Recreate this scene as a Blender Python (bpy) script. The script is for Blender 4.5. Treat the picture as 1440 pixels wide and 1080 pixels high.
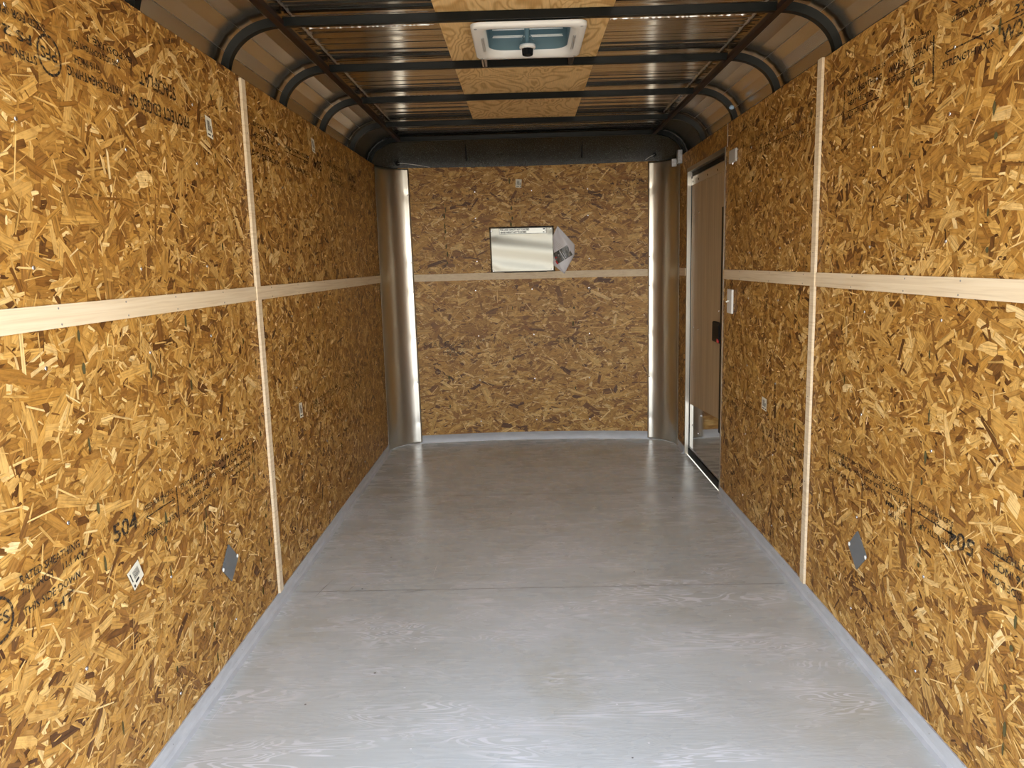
import bpy, bmesh, math, random
from mathutils import Vector, Matrix
for o in list(bpy.data.objects): bpy.data.objects.remove(o)
SC = bpy.context.scene
COL = SC.collection
PI = math.pi
rnd = random.Random(7)

# ------------------------------------------------------------------ camera
F, PITCH, YAW, ROLL, CX, CZ = 1073.37, .157186, -.018891, -.025708, .9792, 1.2905
cy_, sy_, cp_, sp_ = math.cos(YAW), math.sin(YAW), math.cos(PITCH), math.sin(PITCH)
fw = Vector((sy_*cp_, cy_*cp_, -sp_)); r0 = Vector((cy_, -sy_, 0)); u0 = r0.cross(fw)
ax = math.cos(ROLL)*r0 + math.sin(ROLL)*u0
ay = -math.sin(ROLL)*r0 + math.cos(ROLL)*u0
cam = bpy.data.objects.new('camera', bpy.data.cameras.new('camera'))
COL.objects.link(cam)
M4 = Matrix((ax, ay, -fw)).transposed().to_4x4(); M4.translation = (CX, 0, CZ)
cam.matrix_world = M4
cam.data.sensor_width = 36; cam.data.lens = F/1440*36
cam.data.clip_start = .02; cam.data.clip_end = 500
SC.camera = cam

# ------------------------------------------------------------------ light
SC.view_settings.view_transform = 'Standard'; SC.view_settings.look = 'None'
SC.view_settings.gamma = 1; SC.view_settings.use_curve_mapping = False
SC.view_settings.exposure = 2.52
w = bpy.data.worlds.new('world'); SC.world = w; w.use_nodes = True
nt = w.node_tree; nt.nodes.clear()
sky = nt.nodes.new('ShaderNodeTexSky'); sky.sky_type = 'NISHITA'; sky.sun_disc = False
sky.sun_elevation = math.radians(48); sky.sun_rotation = math.radians(20)
mx = nt.nodes.new('ShaderNodeMixRGB'); mx.inputs[0].default_value = .72
bg = nt.nodes.new('ShaderNodeBackground'); bg.inputs[1].default_value = .16
wo = nt.nodes.new('ShaderNodeOutputWorld')
tc = nt.nodes.new('ShaderNodeTexCoord'); sx = nt.nodes.new('ShaderNodeSeparateXYZ'); rp = nt.nodes.new('ShaderNodeValToRGB')   # hazy sky: paler and brighter towards the horizon
rp.color_ramp.elements[0].position = .0; rp.color_ramp.elements[0].color = (9.0, 8.9, 8.9, 1)
rp.color_ramp.elements[1].position = .75; rp.color_ramp.elements[1].color = (2.6, 3.0, 3.8, 1)
e_ = rp.color_ramp.elements.new(.28); e_.color = (6.2, 6.5, 7.0, 1)
nt.links.new(tc.outputs['Generated'], sx.inputs[0]); nt.links.new(sx.outputs[2], rp.inputs[0]); nt.links.new(rp.outputs[0], mx.inputs[2])
nt.links.new(sky.outputs[0], mx.inputs[1]); nt.links.new(mx.outputs[0], bg.inputs[0]); nt.links.new(bg.outputs[0], wo.inputs[0])
sun = bpy.data.objects.new('sun', bpy.data.lights.new('sun', 'SUN')); COL.objects.link(sun)
sun.data.energy = 3.2; sun.data.angle = math.radians(.6); sun.data.color = (1, .93, .82)
sun.rotation_euler = Vector((-.35, -.72, -.95)).to_track_quat('-Z', 'Y').to_euler()   # comes from over the trailer's nose

# ------------------------------------------------------------------ materials
def mat(name, color=(.5, .5, .5), rough=.5, metal=0., spec=.5):
    m = bpy.data.materials.new(name); m.use_nodes = True
    b = m.node_tree.nodes['Principled BSDF']
    b.inputs['Base Color'].default_value = (*color, 1); b.inputs['Roughness'].default_value = rough
    b.inputs['Metallic'].default_value = metal; b.inputs['Specular IOR Level'].default_value = spec
    return m
class G:
    def __init__(s, m): s.t = m.node_tree; s.b = s.t.nodes['Principled BSDF']
    def n(s, k, **kw):
        o = s.t.nodes.new('ShaderNode'+k)
        for a, v in kw.items():
            if a.startswith('i_'): o.inputs[int(a[2:])].default_value = v
            else: setattr(o, a, v)
        return o
    def l(s, a, b): s.t.links.new(a, b)
    def coord(s, scale=(1, 1, 1), which='Object', rot=(0, 0, 0), loc=(0, 0, 0)):
        c = s.n('TexCoord'); p = s.n('Mapping'); p.inputs['Scale'].default_value = scale
        p.inputs['Rotation'].default_value = rot; p.inputs['Location'].default_value = loc
        s.l(c.outputs[which], p.inputs[0]); return p.outputs[0]
    def noise(s, vec, scale=5, detail=3, rough=.5, dist=0):
        o = s.n('TexNoise'); o.inputs['Scale'].default_value = scale; o.inputs['Detail'].default_value = detail
        o.inputs['Roughness'].default_value = rough; o.inputs['Distortion'].default_value = dist
        s.l(vec, o.inputs['Vector']); return o.outputs[0]
    def ramp(s, fac, stops):
        o = s.n('ValToRGB'); e = o.color_ramp.elements
        while len(e) < len(stops): e.new(.5)
        for i, (p, c) in enumerate(stops): e[i].position = p; e[i].color = (*c, 1) if len(c) == 3 else c
        s.l(fac, o.inputs[0]); return o.outputs[0]
    def mixc(s, a, b, fac, mode='MIX'):
        o = s.n('MixRGB', blend_type=mode)
        for i, v in ((0, fac), (1, a), (2, b)):
            if isinstance(v, (int, float)): o.inputs[i].default_value = v
            elif isinstance(v, tuple): o.inputs[i].default_value = (*v, 1)
            else: s.l(v, o.inputs[i])
        return o.outputs[0]
    def math(s, op, a, b=0.):
        o = s.n('Math', operation=op)
        for i, v in ((0, a), (1, b)):
            if isinstance(v, (int, float)): o.inputs[i].default_value = v
            else: s.l(v, o.inputs[i])
        return o.outputs[0]
    def bump(s, h, strength=.3, dist=.01):
        o = s.n('Bump'); o.inputs['Strength'].default_value = strength; o.inputs['Distance'].default_value = dist
        s.l(h, o.inputs['Height']); s.l(o.outputs[0], s.b.inputs['Normal'])
def g1(v): return (v, v, v)

# strand board: each strand carries its own wood colour and a grain that runs along it
OSB = mat('strand_board', rough=.5, spec=.35); g = G(OSB)
at = g.n('Attribute', attribute_name='strand')
uv = g.n('UVMap', uv_map='UVMap')
mp = g.n('Mapping'); mp.inputs['Scale'].default_value = (7, 210, 1); g.l(uv.outputs[0], mp.inputs[0])
gr = g.noise(mp.outputs[0], 1, 3, .6, .3)
mp2 = g.n('Mapping'); mp2.inputs['Scale'].default_value = (35, 60, 1); g.l(uv.outputs[0], mp2.inputs[0])
bl = g.noise(mp2.outputs[0], 1, 4, .6)
c = g.mixc(at.outputs['Color'], g.ramp(gr, [(.30, g1(.48)), (.45, g1(.93)), (.70, g1(1.20))]), 1., 'MULTIPLY')
c = g.mixc(c, g.ramp(bl, [(.28, (.62, .55, .45)), (.52, g1(1.)), (.75, (1.15, 1.12, 1.05))]), .8, 'MULTIPLY')
g.l(c, g.b.inputs['Base Color']); g.bump(gr, .25, .0015)
g.l(g.ramp(bl, [(.3, g1(.55)), (.7, g1(.38))]), g.b.inputs['Roughness'])

SIDING = mat('outer_siding', (.8, .8, .8), .5)
# batten wood
BAT = mat('pale_batten', rough=.6); g = G(BAT)
n1 = g.noise(g.coord((30, 3, 120)), 1, 3, .6, .5); n2 = g.noise(g.coord((9, 2.2, 9)), 1, 2)
c = g.mixc(g.ramp(n1, [(.25, (.66, .51, .33)), (.5, (.77, .625, .42)), (.8, (.82, .695, .50))]), g.ramp(n2, [(.3, (.93, .90, .86)), (.7, g1(1.05))]), .6, 'MULTIPLY')
g.l(c, g.b.inputs['Base Color'])
# raw cleft edge of battens etc
# plywood (rotary-cut, wild figure)
PLY = mat('fir_plywood', rough=.55); g = G(PLY)
cc = g.coord((4.2, 1.9, 1)); wv = g.noise(cc, 1.0, 2, .45, 1.2)
rings = g.math('SINE', g.math('MULTIPLY', wv, 85.))
rr = g.math('ADD', g.math('MULTIPLY', rings, .5), .5)
fine = g.noise(g.coord((260, 12, 1)), 1, 3)
c = g.mixc((.82, .56, .25), (.52, .28, .08), g.math('MULTIPLY', g.math('POWER', rr, 2.6), .85))
c = g.mixc(c, g.ramp(fine, [(.3, g1(.82)), (.7, g1(1.1))]), .7, 'MULTIPLY')
g.l(c, g.b.inputs['Base Color'])
# luan door skin
LUAN = mat('luan_plywood', rough=.5); g = G(LUAN)
n1 = g.noise(g.coord((1, 55, 2.2)), 1, 3, .6, .3); n2 = g.noise(g.coord((1, 11, .8)), 1, 2)
c = g.ramp(n1, [(.25, (.38, .255, .135)), (.5, (.475, .335, .185)), (.8, (.55, .40, .235))])
c = g.mixc(c, g.ramp(n2, [(.35, g1(.84)), (.65, g1(1.08))]), .8, 'MULTIPLY')
g.l(c, g.b.inputs['Base Color'])
# painted floor
FLR = mat('grey_floor_paint', rough=.3); g = G(FLR)
# plywood grain telegraphing through the paint (runs across the trailer)
v = g.noise(g.coord((1.1, 6.5, 1)), 1.3, 2, .45, 1.3)
sn = g.math('SINE', g.math('MULTIPLY', v, 150.))
patch = g.ramp(g.noise(g.coord((1.6, 3.2, 1)), 1.4, 3, .55, .4), [(.46, g1(0)), (.60, g1(1))])
grain = g.math('MULTIPLY', g.ramp(sn, [(.25, g1(0)), (.7, g1(1))]), patch)
big = g.noise(g.coord((1.3, 1.1, 1)), 1.1, 4, .55)
c = g.ramp(big, [(.3, (.525, .54, .51)), (.5, (.59, .62, .60)), (.75, (.64, .68, .68))])
st = g.ramp(g.noise(g.coord((1.5, 1.6, 1), loc=(3.1, 2.2, 0)), 1.2, 4, .6, .2), [(.54, g1(0)), (.72, g1(1))])
c = g.mixc(c, (.50, .49, .40), g.math('MULTIPLY', st, .6))
c = g.mixc(c, (.84, .85, .87), g.math('MULTIPLY', grain, .75))
fine = g.noise(g.coord((5, 120, 1)), 1, 4, .7)
c = g.mixc(c, g.ramp(fine, [(.3, g1(.93)), (.7, g1(1.05))]), .35, 'MULTIPLY')
vo = g.n('TexVoronoi'); vo.inputs['Scale'].default_value = 17; g.l(g.coord(), vo.inputs['Vector'])
sp = g.ramp(vo.outputs['Distance'], [(.0, g1(1)), (.055, g1(1)), (.075, g1(0))])
pick = g.n('SeparateColor'); g.l(vo.outputs['Color'], pick.inputs[0])
c = g.mixc(c, (.9, .9, .9), g.math('MULTIPLY', sp, g.math('GREATER_THAN', pick.outputs[0], .80)))
c = g.mixc(c, (.08, .07, .06), g.math('MULTIPLY', sp, g.math('LESS_THAN', pick.outputs[0], .05)))
g.l(c, g.b.inputs['Base Color'])
hh = g.math('ADD', g.math('MULTIPLY', g.noise(g.coord((4, 26, 1)), 1, 3, .6), 1.), g.math('MULTIPLY', sn, .05))
g.bump(hh, .22, .004)
g.l(g.ramp(g.noise(g.coord((3, 9, 1)), 1.5, 3), [(.3, g1(.20)), (.7, g1(.34))]), g.b.inputs['Roughness'])
g.b.inputs['Specular IOR Level'].default_value = .6
FTRIM = mat('grey_trim_paint', (.5, .5, .5), .4)
g = G(FTRIM); g.l(g.ramp(g.noise(g.coord((6, 6, 20)), 2, 4), [(.3, (.47, .475, .48)), (.7, (.56, .565, .57))]), g.b.inputs['Base Color'])
SEAM = mat('floor_seam', (.25, .235, .22), .5)
CAULK = mat('white_caulk', (.82, .81, .79), .35)
# metals
def brushed(name, col, rough, wav=.0, scale=(2, 2, 2), det=1):
    m = mat(name, col, rough, 1.); g = G(m)
    if wav:
        g.bump(g.noise(g.coord(scale), 1, det, .4), wav, .02)
    return m
ROOFSKIN = mat('roof_skin_aluminium', (.80, .77, .72), .16, 1.); g = G(ROOFSKIN)
rp = g.noise(g.coord((.25, 17, 1)), 1, 2, .5); g.bump(rp, .9, .012)
CORNSKIN = mat('corner_skin_aluminium', (.70, .64, .55), .24, 1.); g = G(CORNSKIN)
g.bump(g.noise(g.coord((9, 1.6, 9)), 1, 1), .25, .006)
ALU = mat('bright_aluminium', (.62, .58, .50), .30, 1.); g = G(ALU)
g.bump(g.noise(g.coord((5, 5, 2.2)), 1, 1), .12, .02)
MILL = mat('mill_aluminium', (.82, .81, .79), .3, 1.)
KICK = mat('polished_kick_plate', (.62, .60, .56), .07, 1.)
ZINC = mat('zinc_screw', (.85, .86, .88), .25, 1.)
GALV = mat('galvanised_steel', (.50, .51, .52), .45, .8); g = G(GALV)
g.l(g.ramp(g.noise(g.coord((70, 70, 70)), 1, 3), [(.3, g1(.38)), (.7, g1(.62))]), g.b.inputs['Base Color'])
PLATE = mat('grey_cover_plate', (.23, .245, .25), .45, .5)
BLK = mat('black_painted_steel', (.007, .008, .0072), .36, 0, .16); g = G(BLK)
g.bump(g.noise(g.coord((14, 14, 14)), 1, 3), .25, .004)
RUST = mat('primer_brown_steel', (.020, .009, .006), .40, 0, .25)
COAT = mat('black_undercoating', (.022, .023, .022), .27, 0, .8); g = G(COAT)
nn = g.noise(g.coord((1, 1, 1)), 130, 4, .7); g.bump(nn, .8, .004)
cx_ = g.ramp(g.noise(g.coord(), 5, 4, .6), [(.35, (.008, .009, .007)), (.7, (.030, .032, .024))]); g.l(g.mixc(cx_, g.ramp(g.noise(g.coord(), 170, 3, .8), [(.54, g1(0)), (.66, (.13, .135, .12))]), 1., 'ADD'), g.b.inputs['Base Color'])  # pale specks in the colour stand in for glossy glints on the bumpy coat
RUB = mat('black_rubber', (.006, .006, .006), .6, 0, .2)
BLKP = mat('black_plastic', (.006, .006, .007), .5, 0, .15)
RED = mat('red_plastic', (.55, .01, .02), .35)
WHP = mat('white_plastic', (.80, .79, .74), .35)
GREYP = mat('grey_white_plastic', (.52, .50, .46), .4)
PAPER = mat('white_paper', (.72, .70, .73), .35)
STK = mat('cream_sticker', (.74, .70, .56), .45)
INKB = mat('print_black', (.03, .03, .03), .5)
DOT = mat('green_grey_mark', (.10, .085, .035), .8, 0, .1)
GREYD = mat('dark_teal_plastic', (.13, .20, .22), .3)
BLUE = mat('light_blue_foam', (.45, .62, .80), .5)
GROUND = mat('gravel_ground', rough=.9); g = G(GROUND)
g.l(g.ramp(g.noise(g.coord(), 3, 6, .7), [(.3, (.40, .36, .29)), (.7, (.56, .51, .42))]), g.b.inputs['Base Color'])
# worn stamp ink: dry patches let the board show
INK = mat('worn_stamp_ink', (.022, .020, .018), .7, 0, .2); g = G(INK)
a = g.ramp(g.noise(g.coord(), 120, 4, .7), [(.38, g1(.15)), (.53, g1(.92))]); g.l(a, g.b.inputs['Alpha'])
INKF = mat('faint_stamp_ink', (.05, .045, .035), .6); g = G(INKF)
a = g.ramp(g.noise(g.coord(), 110, 4, .7), [(.40, g1(.05)), (.58, g1(.62))]); g.l(a, g.b.inputs['Alpha'])
# smoked lid of the vent
LID = mat('smoked_vent_lid', (.10, .17, .19), .3)
LID.node_tree.nodes['Principled BSDF'].inputs['Transmission Weight'].default_value = .35

# ------------------------------------------------------------------ mesh helpers
def link(name, me, parent=None):
    o = bpy.data.objects.new(name, me); COL.objects.link(o)
    if parent is not None: o.parent = parent
    return o
class MB:
    def __init__(s): s.v = []; s.f = []; s.mi = []; s.mats = []; s.sm = []
    def m(s, mt):
        if mt not in s.mats: s.mats.append(mt)
        return s.mats.index(mt)
    def add(s, vs, fs, mt, smooth=False):
        k = len(s.v); s.v += [tuple(p) for p in vs]; i = s.m(mt)
        for f in fs: s.f.append([k+j for j in f]); s.mi.append(i); s.sm.append(smooth)
    def box(s, a, b, mt):
        (x0, y0, z0), (x1, y1, z1) = a, b
        s.add([(x0,y0,z0),(x1,y0,z0),(x1,y1,z0),(x0,y1,z0),(x0,y0,z1),(x1,y0,z1),(x1,y1,z1),(x0,y1,z1)],
              [(0,3,2,1),(4,5,6,7),(0,1,5,4),(1,2,6,5),(2,3,7,6),(3,0,4,7)], mt)
    def grid(s, rows, mt, smooth=False, closed=False):
        n = len(rows[0]); vs = [p for r in rows for p in r]; fs = []
        for i in range(len(rows)-1):
            for j in range(n if closed else n-1):
                k = (j+1) % n; fs.append((i*n+j, i*n+k, (i+1)*n+k, (i+1)*n+j))
        s.add(vs, fs, mt, smooth)
    def tube(s, path, r, mt, n=8, cap=True):
        rows = []
        P = [Vector(p) for p in path]
        for i, p in enumerate(P):
            t = (P[min(i+1, len(P)-1)]-P[max(i-1, 0)]).normalized()
            u = t.cross(Vector((0, 0, 1)) if abs(t.z) < .9 else Vector((1, 0, 0))).normalized(); w_ = t.cross(u)
            rr_ = r[i] if isinstance(r, (list, tuple)) else r
            rows.append([p+rr_*(math.cos(2*PI*k/n)*u+math.sin(2*PI*k/n)*w_) for k in range(n)])
        s.grid(rows, mt, True, True)
        if cap:
            s.add(rows[0], [tuple(range(n))], mt); s.add(rows[-1], [tuple(reversed(range(n)))], mt)
    def lathe(s, o, axis, prof, mt, n=12):     # prof: (dist along axis, radius)
        o = Vector(o); a = Vector(axis).normalized()
        u = a.cross(Vector((0, 0, 1)) if abs(a.z) < .9 else Vector((1, 0, 0))).normalized(); w_ = a.cross(u)
        rows = [[o+a*d+r*(math.cos(2*PI*k/n)*u+math.sin(2*PI*k/n)*w_) for k in range(n)] for d, r in prof]
        s.grid(rows, mt, True, True)
        s.add(rows[-1], [tuple(range(n))], mt)
    def build(s, name, parent=None, bevel=0.):
        me = bpy.data.meshes.new(name); me.from_pydata(s.v, [], s.f)
        for mt in s.mats: me.materials.append(mt)
        me.polygons.foreach_set('material_index', s.mi); me.polygons.foreach_set('use_smooth', s.sm)
        bm = bmesh.new(); bm.from_mesh(me)
        if bevel:
            bmesh.ops.remove_doubles(bm, verts=bm.verts, dist=1e-6)
            bmesh.ops.bevel(bm, geom=bm.edges[:], offset=bevel, segments=2, affect='EDGES', profile=.5)
        bmesh.ops.recalc_face_normals(bm, faces=bm.faces)
        bm.to_mesh(me); bm.free(); me.update()
        return link(name, me, parent)
def tag(o, label=None, cat=None, group=None, kind=None):
    if label: o['label'] = label
    if cat: o['category'] = cat
    if group: o['group'] = group
    if kind: o['kind'] = kind
    return o
def empty(name, loc, label, cat, group=None):
    o = bpy.data.objects.new(name, None); COL.objects.link(o); o.location = loc; o.empty_display_size = .05
    return tag(o, label, cat, group)
def under(o, parent):       # mesh written in world coordinates, hung under a thing
    o.parent = parent; o.matrix_parent_inverse = Matrix.Translation(-Vector(parent.location))
    return o

W, H, ZB, Y0, YF = 2.03, 1.96, .05, 1.15, 5.24
RT, RB = 1.229, 1.180
SEAMZ = 1.2045
BATY = 2.80

# plan curve of the nose: side -> rounded corner -> slightly bowed front
def frontY(x): return 5.525 - .068*((x-1.02)/.84)**2
def cornerplan(side, n=14):     # from side wall to front board
    pts = []
    for i in range(n+1):
        t = i/n*PI/2
        x = .195 - .197*math.cos(t); y = 5.215 + .245*math.sin(t)
        pts.append((x if side < 0 else W - x*1.0, y))
    return pts

# ------------------------------------------------------------------ strand board sheets
RAMPC = [(0, (.075, .028, .007)), (.12, (.15, .062, .014)), (.3, (.29, .128, .025)), (.55, (.455, .234, .049)), (.8, (.63, .372, .105)), (1, (.84, .60, .27))]
def wood(t):
    t = min(max(t, 0), 1)
    for (a, ca), (b, cb) in zip(RAMPC, RAMPC[1:]):
        if t <= b:
            k = (t-a)/(b-a); return [ca[i]*(1-k)+cb[i]*k for i in range(3)]
    return list(RAMPC[-1][1])
def clip(poly, lo, hi, ax_, sign):
    lim = lo if sign > 0 else hi; out = []
    for i in range(len(poly)):
        p, q = poly[i-1], poly[i]
        ip, iq = (p[ax_]-lim)*sign >= 0, (q[ax_]-lim)*sign >= 0
        if ip != iq:
            k = (lim-p[ax_])/(q[ax_]-p[ax_]); out.append(tuple(p[j]+k*(q[j]-p[j]) for j in range(len(p))))
        if iq: out.append(q)
    return out
def strands(mb, sheets, place, seed, hfrac=.55, dens=1.):
    """sheets: (s0,s1,z0,z1); place(s,z,off)->xyz. Fills mb lists with clipped strands."""
    R = random.Random(seed)
    for (s0, s1, z0, z1) in sheets:
        A = (s1-s0)*(z1-z0); jobs = []
        for k in range(int(A*2000*dens)):
            jobs.append((R.lognormvariate(math.log(.065), .45), R.lognormvariate(math.log(.0170), .55), 0, R.uniform(0, .9)))
        for k in range(int(A*330*dens)):
            jobs.append((R.uniform(.03, .10), R.uniform(.002, .0055), 1, R.uniform(.75, 1.05)))
        for k in range(int(A*1500*dens)):
            jobs.append((R.uniform(.012, .035), R.uniform(.003, .010), 2, R.uniform(.3, 1.)))
        for L_, w_, kind, lay in jobs:
            L_ = min(L_, .16); w_ = min(w_, .042, L_*.6)
            cs, cz = R.uniform(s0-.02, s1+.02), R.uniform(z0-.02, z1+.02)
            a = R.gauss(0, .55) if R.random() < hfrac else R.uniform(-PI/2, PI/2)
            h = L_/2; v = w_/2; j = lambda q: R.uniform(-q, q)
            sk = j(.35)*w_
            loc = [(-h+sk+j(.1)*w_, -v+j(.15)*v), (-h*.3, -v+j(.12)*v), (h+sk*.6-abs(j(.5))*w_, -v*R.uniform(.6, 1)), (h+j(.3)*w_, v*R.uniform(.2, .9)),
                   (h*.4, v+j(.12)*v), (-h*R.uniform(.8, 1.), v*R.uniform(.6, 1))]
            if kind == 1: t = R.gauss(.80, .10)
            elif kind == 2: t = R.gauss(.55, .28)
            else:
                t = R.gauss(.54, .17)
                if R.random() < .13: t = R.uniform(.04, .36)
                if R.random() < .07: t = R.uniform(.74, .92)
            col = wood(t); tint = R.uniform(.92, 1.07); col = [col[0], col[1]*(tint*.5+.5), col[2]*tint*tint]
            ca, sa = math.cos(a), math.sin(a); tl = j(.006); tw = j(.010)
            uo, vo_ = R.uniform(0, 50), R.uniform(0, 50)
            off = -.0019 + lay*.0017
            poly = [(cs+ca*x-sa*y, cz+sa*x+ca*y, off+x*tl+y*tw, x+uo, y+vo_) for x, y in loc]
            for ax_, lo, hi in ((0, s0, s1), (1, z0, z1)):
                for sg in (1, -1):
                    if len(poly) > 2: poly = clip(poly, lo, hi, ax_, sg)
            if len(poly) < 3: continue
            k = len(mb.v)
            for p in poly: mb.v.append(place(p[0], p[1], min(p[2], .0004))); mb.uv.append((p[3], p[4])); mb.col.append(col)
            mb.f.append(list(range(k, k+len(poly)))); mb.mi.append(0)
class Board:
    def __init__(s): s.v = []; s.f = []; s.mi = []; s.uv = []; s.col = []
    def slab(s, pts, fs, mi=0, col=(.33, .155, .030)):
        k = len(s.v)
        for p in pts: s.v.append(tuple(p)); s.uv.append((p[0]+p[1], p[2])); s.col.append(col)
        for f in fs: s.f.append([k+i for i in f]); s.mi.append(mi)
    def box(s, a, b, mi=0):
        (x0, y0, z0), (x1, y1, z1) = a, b
        s.slab([(x0,y0,z0),(x1,y0,z0),(x1,y1,z0),(x0,y1,z0),(x0,y0,z1),(x1,y0,z1),(x1,y1,z1),(x0,y1,z1)],
              [(0,3,2,1),(4,5,6,7),(0,1,5,4),(1,2,6,5),(2,3,7,6),(3,0,4,7)], mi)
    def build(s, name):
        me = bpy.data.meshes.new(name); me.from_pydata(s.v, [], s.f)
        me.materials.append(OSB); me.materials.append(SIDING)
        me.polygons.foreach_set('material_index', s.mi)
        at_ = me.attributes.new('strand', 'FLOAT_COLOR', 'POINT')
        at_.data.foreach_set('color', [x for c_ in s.col for x in (*c_, 1.)])
        uvl = me.uv_layers.new(name='UVMap'); li = [0]*len(me.loops); me.loops.foreach_get('vertex_index', li)
        uvl.data.foreach_set('uv', [x for i in li for x in s.uv[i]])
        me.update(); o = link(name, me); tag(o, kind='structure'); return o
# left wall
b = Board()
SL = [(Y0, BATY, ZB, SEAMZ), (Y0, BATY, SEAMZ, H), (BATY, YF, ZB, SEAMZ), (BATY, YF, SEAMZ, H)]
for (s0, s1, z0, z1) in SL: b.box((-.0095, s0, z0), (-.002, s1, z1))
strands(b, SL, lambda s, z, o: (o, s, z), 11)
b.box((-.0095, Y0, 0), (-.002, YF, ZB)); b.box((-.085, 1.1, -.12), (-.07, 5.62, 2.19), 1)
wallL = b.build('wall_left')
# right wall, with the side door cut out
DY0, DY1, DZ1 = 4.085, 4.985, 1.83
b = Board()
SR = [(Y0, BATY, ZB, SEAMZ), (Y0, BATY, SEAMZ, H), (BATY, 4.04, ZB, SEAMZ), (BATY, 4.04, SEAMZ, H), (4.042, DY0, ZB, DZ1), (4.042, YF, DZ1, H), (DY1, YF, ZB, DZ1)]
for (s0, s1, z0, z1) in SR: b.box((W+.002, s0, z0), (W+.0095, s1, z1))
strands(b, SR, lambda s, z, o: (W-o, s, z), 23)
b.box((W+.002, Y0, 0), (W+.0095, DY0, ZB)); b.box((W+.002, DY1, 0), (W+.0095, YF, ZB))
b.box((W+.07, 1.1, -.12), (W+.085, 5.62, 2.19), 1)
wallR = b.build('wall_right')
# front wall: bowed board behind the two corner panels
b = Board()
def pf(s, z, o):
    y = frontY(s); d = .068*2*(s-1.02)/.84**2; n = math.hypot(1, d)
    return (s+(-d/n)*o*1., y - o/n, z)
xs = [.12+(1.91-.12)*i/40 for i in range(41)]
for xa, xb in zip(xs, xs[1:]):
    q = [pf(xa, ZB-.05, -.002), pf(xb, ZB-.05, -.002), pf(xb, H, -.002), pf(xa, H, -.002), pf(xa, ZB-.05, -.0095), pf(xb, ZB-.05, -.0095), pf(xb, H, -.0095), pf(xa, H, -.0095)]
    b.slab(q, [(0, 1, 2, 3), (4, 7, 6, 5), (3, 2, 6, 7)])
strands(b, [(.12, 1.91, ZB, H)], pf, 37, hfrac=.85, dens=1.25)
b.box((-.085, 5.62, -.12), (W+.085, 5.635, 2.19), 1)
wallF = b.build('wall_front')

# ------------------------------------------------------------------ floor, ground, baseboards
m = MB(); m.box((-.01, 1.1, -.03), (W+.01, 5.56, 0), FLR); fl = tag(m.build('floor'), kind='structure')
for ys in (1.68, 2.90, 4.155):
    m = MB(); rr2 = random.Random(int(ys*100)); x = .03; rows = []
    while x < W-.03:
        dy = rr2.uniform(-.0005, .0005); hw = .0013+.0009*rr2.random()
        rows.append([(x, ys-hw+dy, .0006), (x, ys+hw+dy, .0006)]); x += .02
    m.grid(rows, SEAM); m.build('plywood_seam', fl)
# scratches on the paint
for (x0, y0, x1, y1, w_) in [(.119, 2.84, .155, 3.03, .004), (.243, 2.90, .258, 2.96, .004), (.45, 2.87, .56, 2.90, .003), (.04, 1.98, .05, 2.2, .002), (.10, 4.78, .115, 4.83, .007), (.19, 4.74, .21, 4.84, .006), (.57, 3.02, .575, 3.22, .002), (.44, 3.35, .46, 3.5, .002), (.30, 2.34, .42, 2.36, .002), (.33, 2.30, .47, 2.325, .002)]:
    m = MB(); d = Vector((x1-x0, y1-y0, 0)).normalized(); n_ = Vector((-d.y, d.x, 0))*w_/2; a_, b_ = Vector((x0, y0, .0006)), Vector((x1, y1, .0006)); c_ = (a_+b_)/2+n_*.6
    m.add([a_, c_-n_, b_, c_+n_], [(0, 1, 2, 3)], CAULK if w_ == .002 else SEAM); m.build('scratch', fl)
m = MB(); m.box((-60, -90, -.75), (60, 40, -.6), GROUND); tag(m.build('ground'), kind='structure')
def base(name, runs, side):
    m = MB()
    for (ya, yb) in runs:
        sx = 0 if side < 0 else W; k = 1 if side < 0 else -1
        pr = [(-.0015, .05), (.0035, .05), (.0042, .016), (.009, .005), (.020, .0006), (.020, -.001), (-.0015, -.001)]
        m.grid([[(sx+k*p, y, z) for p, z in pr] for y in (ya, yb)], FTRIM)
        for y in (ya, yb): m.add([(sx+k*p, y, z) for p, z in pr], [tuple(range(len(pr)))], FTRIM)
    return tag(m.build(name), kind='structure')
blL = base('baseboard_left', [(Y0, 5.235)], -1)
blR = base('baseboard_right', [(Y0, 4.065), (5.005, 5.2)], 1)
m = MB(); xs = [.19+(1.865-.19)*i/30 for i in range(31)]
m.grid([[(x, frontY(x)-p, z) for p, z in [(-.002, .056), (.004, .056), (.005, .014), (.012, .002), (.012, -.001)]] for x in xs], FTRIM, True)
blF = tag(m.build('baseboard_front'), kind='structure')
m = MB(); m.tube([(x, frontY(x)-.014, .001) for x in xs], .0022, CAULK, 6); m.build('caulk_line', blF)
for y in [1.5+.21*i for i in range(17)]:
    for o_, sx in ((blL, .0036), (blR, W-.0036)):
        if sx > 1 and y > 4: continue
        m = MB(); m.lathe((sx, y+.05*math.sin(y*9), .030), (1 if sx < 1 else -1, 0, 0), [(0, .0022), (.0006, .0018)], SEAM, 6); m.build('nail_head', o_)

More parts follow.
